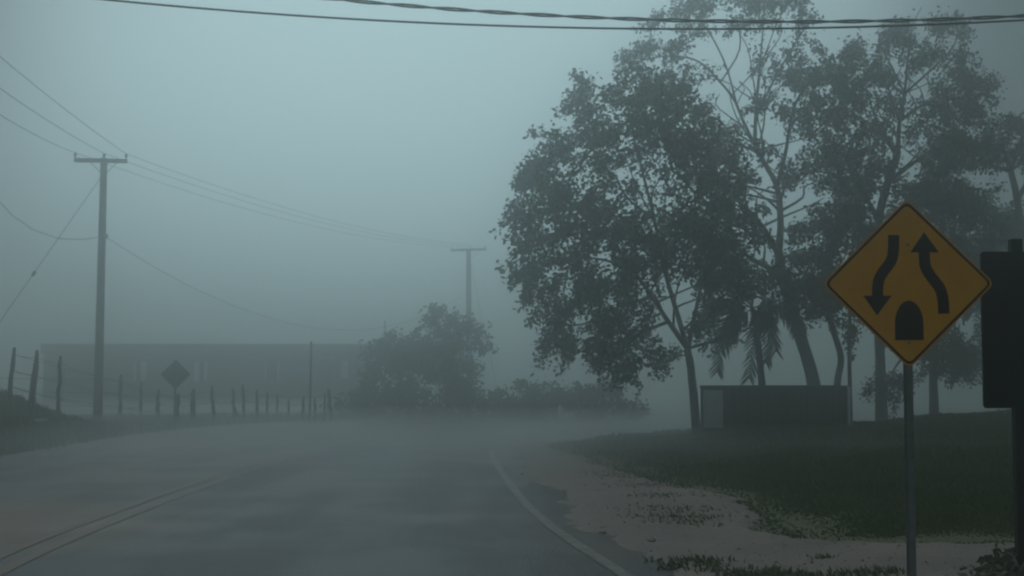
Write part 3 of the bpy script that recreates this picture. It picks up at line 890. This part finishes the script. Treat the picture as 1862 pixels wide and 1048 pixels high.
for a, b, ex_, wh in ((top1[0], top2[0], (0, 188), 'outer crossarm end'), (top1[1], top2[1], (0, 140), 'middle insulator'), (top1[2], top2[2], (0, 82), 'roadside crossarm end')):
    wire('power_line', 'thin power line to the far pole from the near pole ' + wh, sagged(a, b, .55), .0075, 'power lines between the poles')
    e = P(ex_[0], ex_[1], 30.5)
    e2 = e + (e - a) * 1.0
    wire('power_line', 'thin power line rising away from the near pole ' + wh, sagged(a, e2, .25), .009, 'power lines past the near pole')
at1 = P(191, 430, g1.y - .2)
MB().box(at1 + Vector((.02, .02, 0)), (.10, .10, .14)).build('bracket', 'steel', p1)
at2 = P(851, 530, 72)
mm = P(650, 565, 63)
wire('telephone_line', 'sagging telephone line between the two poles below the power lines', sagged(at1, at2, 2.35, 30), .008)
e = P(0, 368, 33)
wire('telephone_line', 'slack telephone line looping away from the bracket of the near pole', [at1, P(150, 436, g1.y - 1.5), P(105, 434, 39.5), P(60, 418, 37.5), P(25, 394, 35.5), P(0, 368, 34), P(-40, 320, 32), P(-90, 250, 30)], .010)
ga = P(182, 325, g1.y - .15); gb = P(-140, 795, g1.y - 1); gb.z = float(land(gb.x, gb.y)) - .1
gw = thing('guy_wire', gb, 'straight guy wire bracing the near pole with a small strain insulator', 'guy wire')
MB().tube([ga, gb], .010, 5).build('strand', 'wire', gw)
f_ = (505 - 325) / (795 - 325); q = ga.lerp(gb, f_); dd = (gb - ga).normalized()
MB().tube([q - dd * .09, q - dd * .07, q + dd * .07, q + dd * .09], [.02, .05, .05, .02], 8).build('strain_insulator', 'porcelain', gw)
ga, gb = P(856, 480, 72.0), P(907, 722, 69); gb.z = max(gb.z, 0.0)
wire('far_guy_wire', 'thin guy wire slanting from the far pole down into the hedge', [ga, gb], .010, cat='guy wire')
# cables crossing the road close by
CY_ = 15.0
def span(fn, x0=-2400, x1=4200, n=150): return [P(x, fn(x), CY_) for x in np.linspace(x0, x1, n)]
up = span(lambda x: 40 - 6.0e-5 * (x - 1440) ** 2, n=420)
tw = thing('twisted_cable', up[0], 'upper black cable of two twisted strands crossing above the road', 'cable')
acc = 0; ph = []
for i, p in enumerate(up):
    if i: acc += (p - up[i - 1]).length
    ph.append(acc * 2 * math.pi / .95)
for s_ in (0, math.pi):
    MB().tube([p + Vector((0, math.cos(a + s_), math.sin(a + s_))) * .0125 for p, a in zip(up, ph)], .0115, 5).build('strand', 'cable', tw, True)
wire('plain_cable', 'lower smooth black cable crossing above the road', span(lambda x: 53 - 4.6e-5 * (x - 1270) ** 2), .0125, m='cable', cat='cable')

# ------------------------------------------------------------------ wire fence
POSTS = [  # foot px, top px, thickness px
    ((17, 736), (25, 632), 8), ((59, 750), (69, 637), 9), ((51, 750), (62, 660), 4), ((105, 760), (110, 648), 7), ((110, 745), (118, 672), 5), ((178, 775), (183, 673), 7), ((217, 766), (219, 681), 7),
    ((255, 764), (257, 695), 6), ((287, 769), (288, 709), 7), ((321, 778), (324, 716), 8), ((352, 775), (351, 708), 9), ((390, 774), (385, 702), 6), ((427, 771), (423, 707), 6), ((440, 770), (424, 738), 4),
    ((445, 770), (441, 699), 5), ((468, 769), (467, 708), 5), ((486, 768), (486, 712), 4), ((504, 766), (504, 715), 3.2), ((525, 767), (525, 724), 3.4), ((551, 766), (551, 721), 5),
    ((573, 767), (573, 724), 4.5), ((591, 766), (590, 716), 4), ((603, 767), (597, 707), 6)]
g0 = G(300, 772)
fence = thing('wire_fence', g0, 'ragged fence of rough timber stakes and strands of wire along the far road edge', 'fence')
tops_ = []
for i, (a, b_, th) in enumerate(POSTS):
    g = G(*a); t = P(b_[0], b_[1], g.y)
    r = th * g.y / F_PX / 2
    k = 7
    pts = [Vector((g.x, g.y, g.z - .3))] + [g.lerp(t, j / k) + Vector((random.uniform(-.35, .35) * r, random.uniform(-.35, .35) * r, 0)) for j in range(k + 1)]
    rr = [r * 1.25, r * 1.2] + [r * random.uniform(.82, 1.15) for _ in range(k - 2)] + [r * .9, r * .6]
    MB().tube(pts, rr, 7, wob=.15).build('post', 'post_wood', fence, True)
    if t.z - g.z > .9 and i not in (2, 4): tops_.append((g, t))
tops_.sort(key=lambda q: q[0].x)
for h in (.32, .60, .88):
    pts = [g.lerp(t, h) + Vector((0, -.05, 0)) for g, t in tops_]
    full = []
    for a, b_ in zip(pts[:-1], pts[1:]): full += sagged(a, b_, .03, 4)[:-1]
    full = [full[0] + Vector((-6, -3, .1))] + full + [pts[-1]]
    MB().tube(full, .006, 4).build('wire', 'wire', fence)
g = G(563, 768); t = P(566, 621, g.y)
tag(MB().tube([g - Vector((0, 0, .3)), g.lerp(t, .5), t], [.04, .035, .03], 7).build('tall_pole', 'post_wood', None, True, origin=g), 'tall thin bare pole among the last fence stakes', 'pole')
g = G(700, 757); t = P(700, 584, 66)
gg = Vector((t.x, 66, float(land(t.x, 66))))
tag(MB().tube([gg - Vector((0, 0, .3)), gg.lerp(t, .5), t], [.05, .04, .03], 7).build('thin_mast', 'post_wood', None, True, origin=gg), 'thin mast poking up above the rounded bushy tree', 'mast')

# back of another diamond sign by the fence
gs = G(317, 782)
o3 = P(319.5, 681, gs.y)
bk = thing('back_of_sign', gs, 'small grey back of a diamond road sign standing among the fence stakes', 'road sign')
h3 = 26.5 * gs.y / F_PX
MB().prism(diamond(h3, .03), o3, Vector((math.cos(.2), math.sin(.2), 0)), Vector((0, 0, 1)), Vector((math.sin(.2), -math.cos(.2), 0)), .006).build('panel', 'sign_back', bk)
MB().box(Vector((o3.x, o3.y - .03, (gs.z - .3 + o3.z + h3) / 2)), (.055, .045, o3.z + h3 - gs.z + .3)).build('post', 'steel', bk)

# pale stone on the left bank
g = G(72, 776)
R = random.Random(4)
import bmesh
bm = bmesh.new(); bmesh.ops.create_icosphere(bm, subdivisions=2, radius=.12)
for v in bm.verts: v.co = Vector((v.co.x * 1.5, v.co.y, v.co.z * .7)) * R.uniform(.85, 1.12)
me = bpy.data.meshes.new('stone'); bm.to_mesh(me); bm.free(); me.materials.append(MATS['stone'])
st = bpy.data.objects.new('stone', me); COL.objects.link(st); st.location = (g.x, g.y, g.z + .10)
tag(st, 'pale stone lying in the grass of the fence bank', 'stone')

# ------------------------------------------------------------------ long low building
def building():
    Yb = 80.0
    m = Yb / F_PX
    def W(px, py, dy=0): return P(px, py, Yb + dy)
    x0, x1 = W(78, 700).x, W(654, 700).x
    zt = W(300, 626).z; zr = W(300, 643).z
    zb = -.25
    root = thing('long_building', ((x0 + x1) / 2, Yb, 0), 'long low block building with flat roof band and white framed windows behind the fence', 'building')
    xp = W(566, 640).x
    D = 8
    wins = [(240, 267, 656, 695), (350, 378, 656, 695), (480, 508, 656, 695)]
    ops = sorted([(W(a, 700).x, W(b_, 700).x, W(300, d).z, W(300, c).z) for a, b_, c, d in wins])
    b = MB()
    xs = x0
    T = .2
    for (a, c, lo, hi) in ops:
        b.box(((xs + a) / 2, Yb + T / 2, (zb + zr) / 2), (a - xs, T, zr - zb))
        b.box(((a + c) / 2, Yb + T / 2, (zb + lo) / 2), (c - a, T, lo - zb))
        b.box(((a + c) / 2, Yb + T / 2, (hi + zr) / 2), (c - a, T, zr - hi))
        xs = c
    b.box(((xs + xp) / 2, Yb + T / 2, (zb + zr) / 2), (xp - xs, T, zr - zb))
    # recessed porch wall, end walls, back wall
    b.box(((xp + x1) / 2, Yb + 1.6, (zb + zr) / 2), (x1 - xp, T, zr - zb))
    b.box((xp - T / 2, Yb + .95, (zb + zr) / 2), (T, 1.3 + .2, zr - zb))
    b.box((x0 + T / 2, Yb + T + D / 2, (zb + zr) / 2), (T, D, zr - zb))
    b.box((x1 - T / 2, Yb + 1.7 + (D - 1.5) / 2, (zb + zr) / 2), (T, D - 1.5, zr - zb))
    b.box(((x0 + x1) / 2, Yb + T + D + T / 2, (zb + zr) / 2), (x1 - x0, T, zr - zb))
    b.build('wall', 'block_wall', root)
    MB().box(((x0 + x1) / 2, Yb + D / 2, (zr + zt) / 2 + .002), (x1 - x0 + .1, D + .7, zt - zr)).build('roof', 'tin_roof', root)
    MB().box(((xp + x1) / 2, Yb - .26, zr - .05), (x1 - xp, .14, .12)).build('porch_beam', 'dark_wood', root)
    for xx in (xp + .1, x1 - .1):
        MB().box((xx, Yb - .26, (zb + zr - .11) / 2), (.13, .13, zr - .11 - zb)).build('porch_post', 'dark_wood', root)
    def window(a, c, lo, hi, y, strips):
        t_ = .05
        ring = MB()
        o4 = [(a + .005, lo + .005), (c - .005, lo + .005), (c - .005, hi - .005), (a + .005, hi - .005)]
        i4 = [(a + t_, lo + t_), (c - t_, lo + t_), (c - t_, hi - t_), (a + t_, hi - t_)]
        vv = [(p[0], yy, p[1]) for yy in (y + .03, y + .08) for p in o4 + i4]
        ff = []
        for k in range(4):
            n4 = (k + 1) % 4
            ff += [(k, n4, 4 + n4, 4 + k), (8 + k, 12 + k, 12 + n4, 8 + n4), (k, 8 + k, 8 + n4, n4), (4 + k, 4 + n4, 12 + n4, 12 + k)]
        ring.add(vv, ff)
        fr = ring.build('window', 'dark_wood', root)
        for f0, f1 in strips:
            MB().box((a + (c - a) * (f0 + f1) / 2, y + .10, (lo + hi) / 2), ((c - a) * (f1 - f0), .025, hi - lo - .02)).build('blind', 'white_paint', fr)
        MB().box(((a + c) / 2, y + .13, (lo + hi) / 2), (c - a - .01, .01, hi - lo - .01)).build('pane', 'window_glass', fr)
        MB().box(((a + c) / 2, y - .04, lo - .03), (c - a + .1, .08, .05)).build('sill', 'block_wall', fr)
    window(*ops[0], Yb, ((.02, .2), (.55, .92)))
    window(*ops[1], Yb, ((.05, .4), (.72, .95)))
    window(*ops[2], Yb, ((.04, .12), (.86, .94)))
    a, c = W(618, 700, 1.5).x, W(634, 700, 1.5).x
    window(a, c, W(300, 690).z, W(300, 654).z, Yb + 1.38, ((.0, .2), (.3, .5), (.55, .95)))
    a, c = W(582, 700, 1.5).x, W(604, 700, 1.5).x
    dr = MB().box(((a + c) / 2, Yb + 1.47, (zb + 2.0) / 2), (c - a, .05, 2.0 - zb)).build('door', 'dark_wood', root)
    MB().tube([(c - .1, Yb + 1.42, .95), (c - .1, Yb + 1.36, .95)], .03, 6).build('handle', 'steel', dr)
building()

# ------------------------------------------------------------------ rain haze
hz = MB().box((0, 170, 5.4), (540, 480, 15.6)).build('haze', 'wire', None)
hm = bpy.data.materials.new('rain_haze')
hm.use_nodes = True
hm.node_tree.nodes.clear()
ho = hm.node_tree.nodes.new('ShaderNodeOutputMaterial')
hv = hm.node_tree.nodes.new('ShaderNodeVolumePrincipled')
hv.inputs['Color'].default_value = (.96, .985, .992, 1)
hv.inputs['Density'].default_value = .0232
hv.inputs['Anisotropy'].default_value = .93
hm.node_tree.links.new(hv.outputs[0], ho.inputs['Volume'])
hz.data.materials.clear(); hz.data.materials.append(hm)
SPRAY = True
if SPRAY:
    sp = MB().box((0, 75, -.03), (240, 106, .90)).build('rain_spray', 'wire', None)
    sm = bpy.data.materials.new('rain_spray')
    sm.use_nodes = True
    sm.node_tree.nodes.clear()
    so_ = sm.node_tree.nodes.new('ShaderNodeOutputMaterial')
    sv_ = sm.node_tree.nodes.new('ShaderNodeVolumePrincipled')
    sv_.inputs['Color'].default_value = (.96, .985, .995, 1)
    sv_.inputs['Density'].default_value = .060
    sv_.inputs['Anisotropy'].default_value = .85
    sm.node_tree.links.new(sv_.outputs[0], so_.inputs['Volume'])
    sp.data.materials.clear(); sp.data.materials.append(sm)
    tag(sp, 'pale rain spray hanging low over the far part of the road', 'spray', kind='stuff')
tag(hz, 'grey rain haze filling the air over the whole road', 'haze', kind='stuff')

for ob in bpy.data.objects:
    if '_o' in ob: del ob['_o']
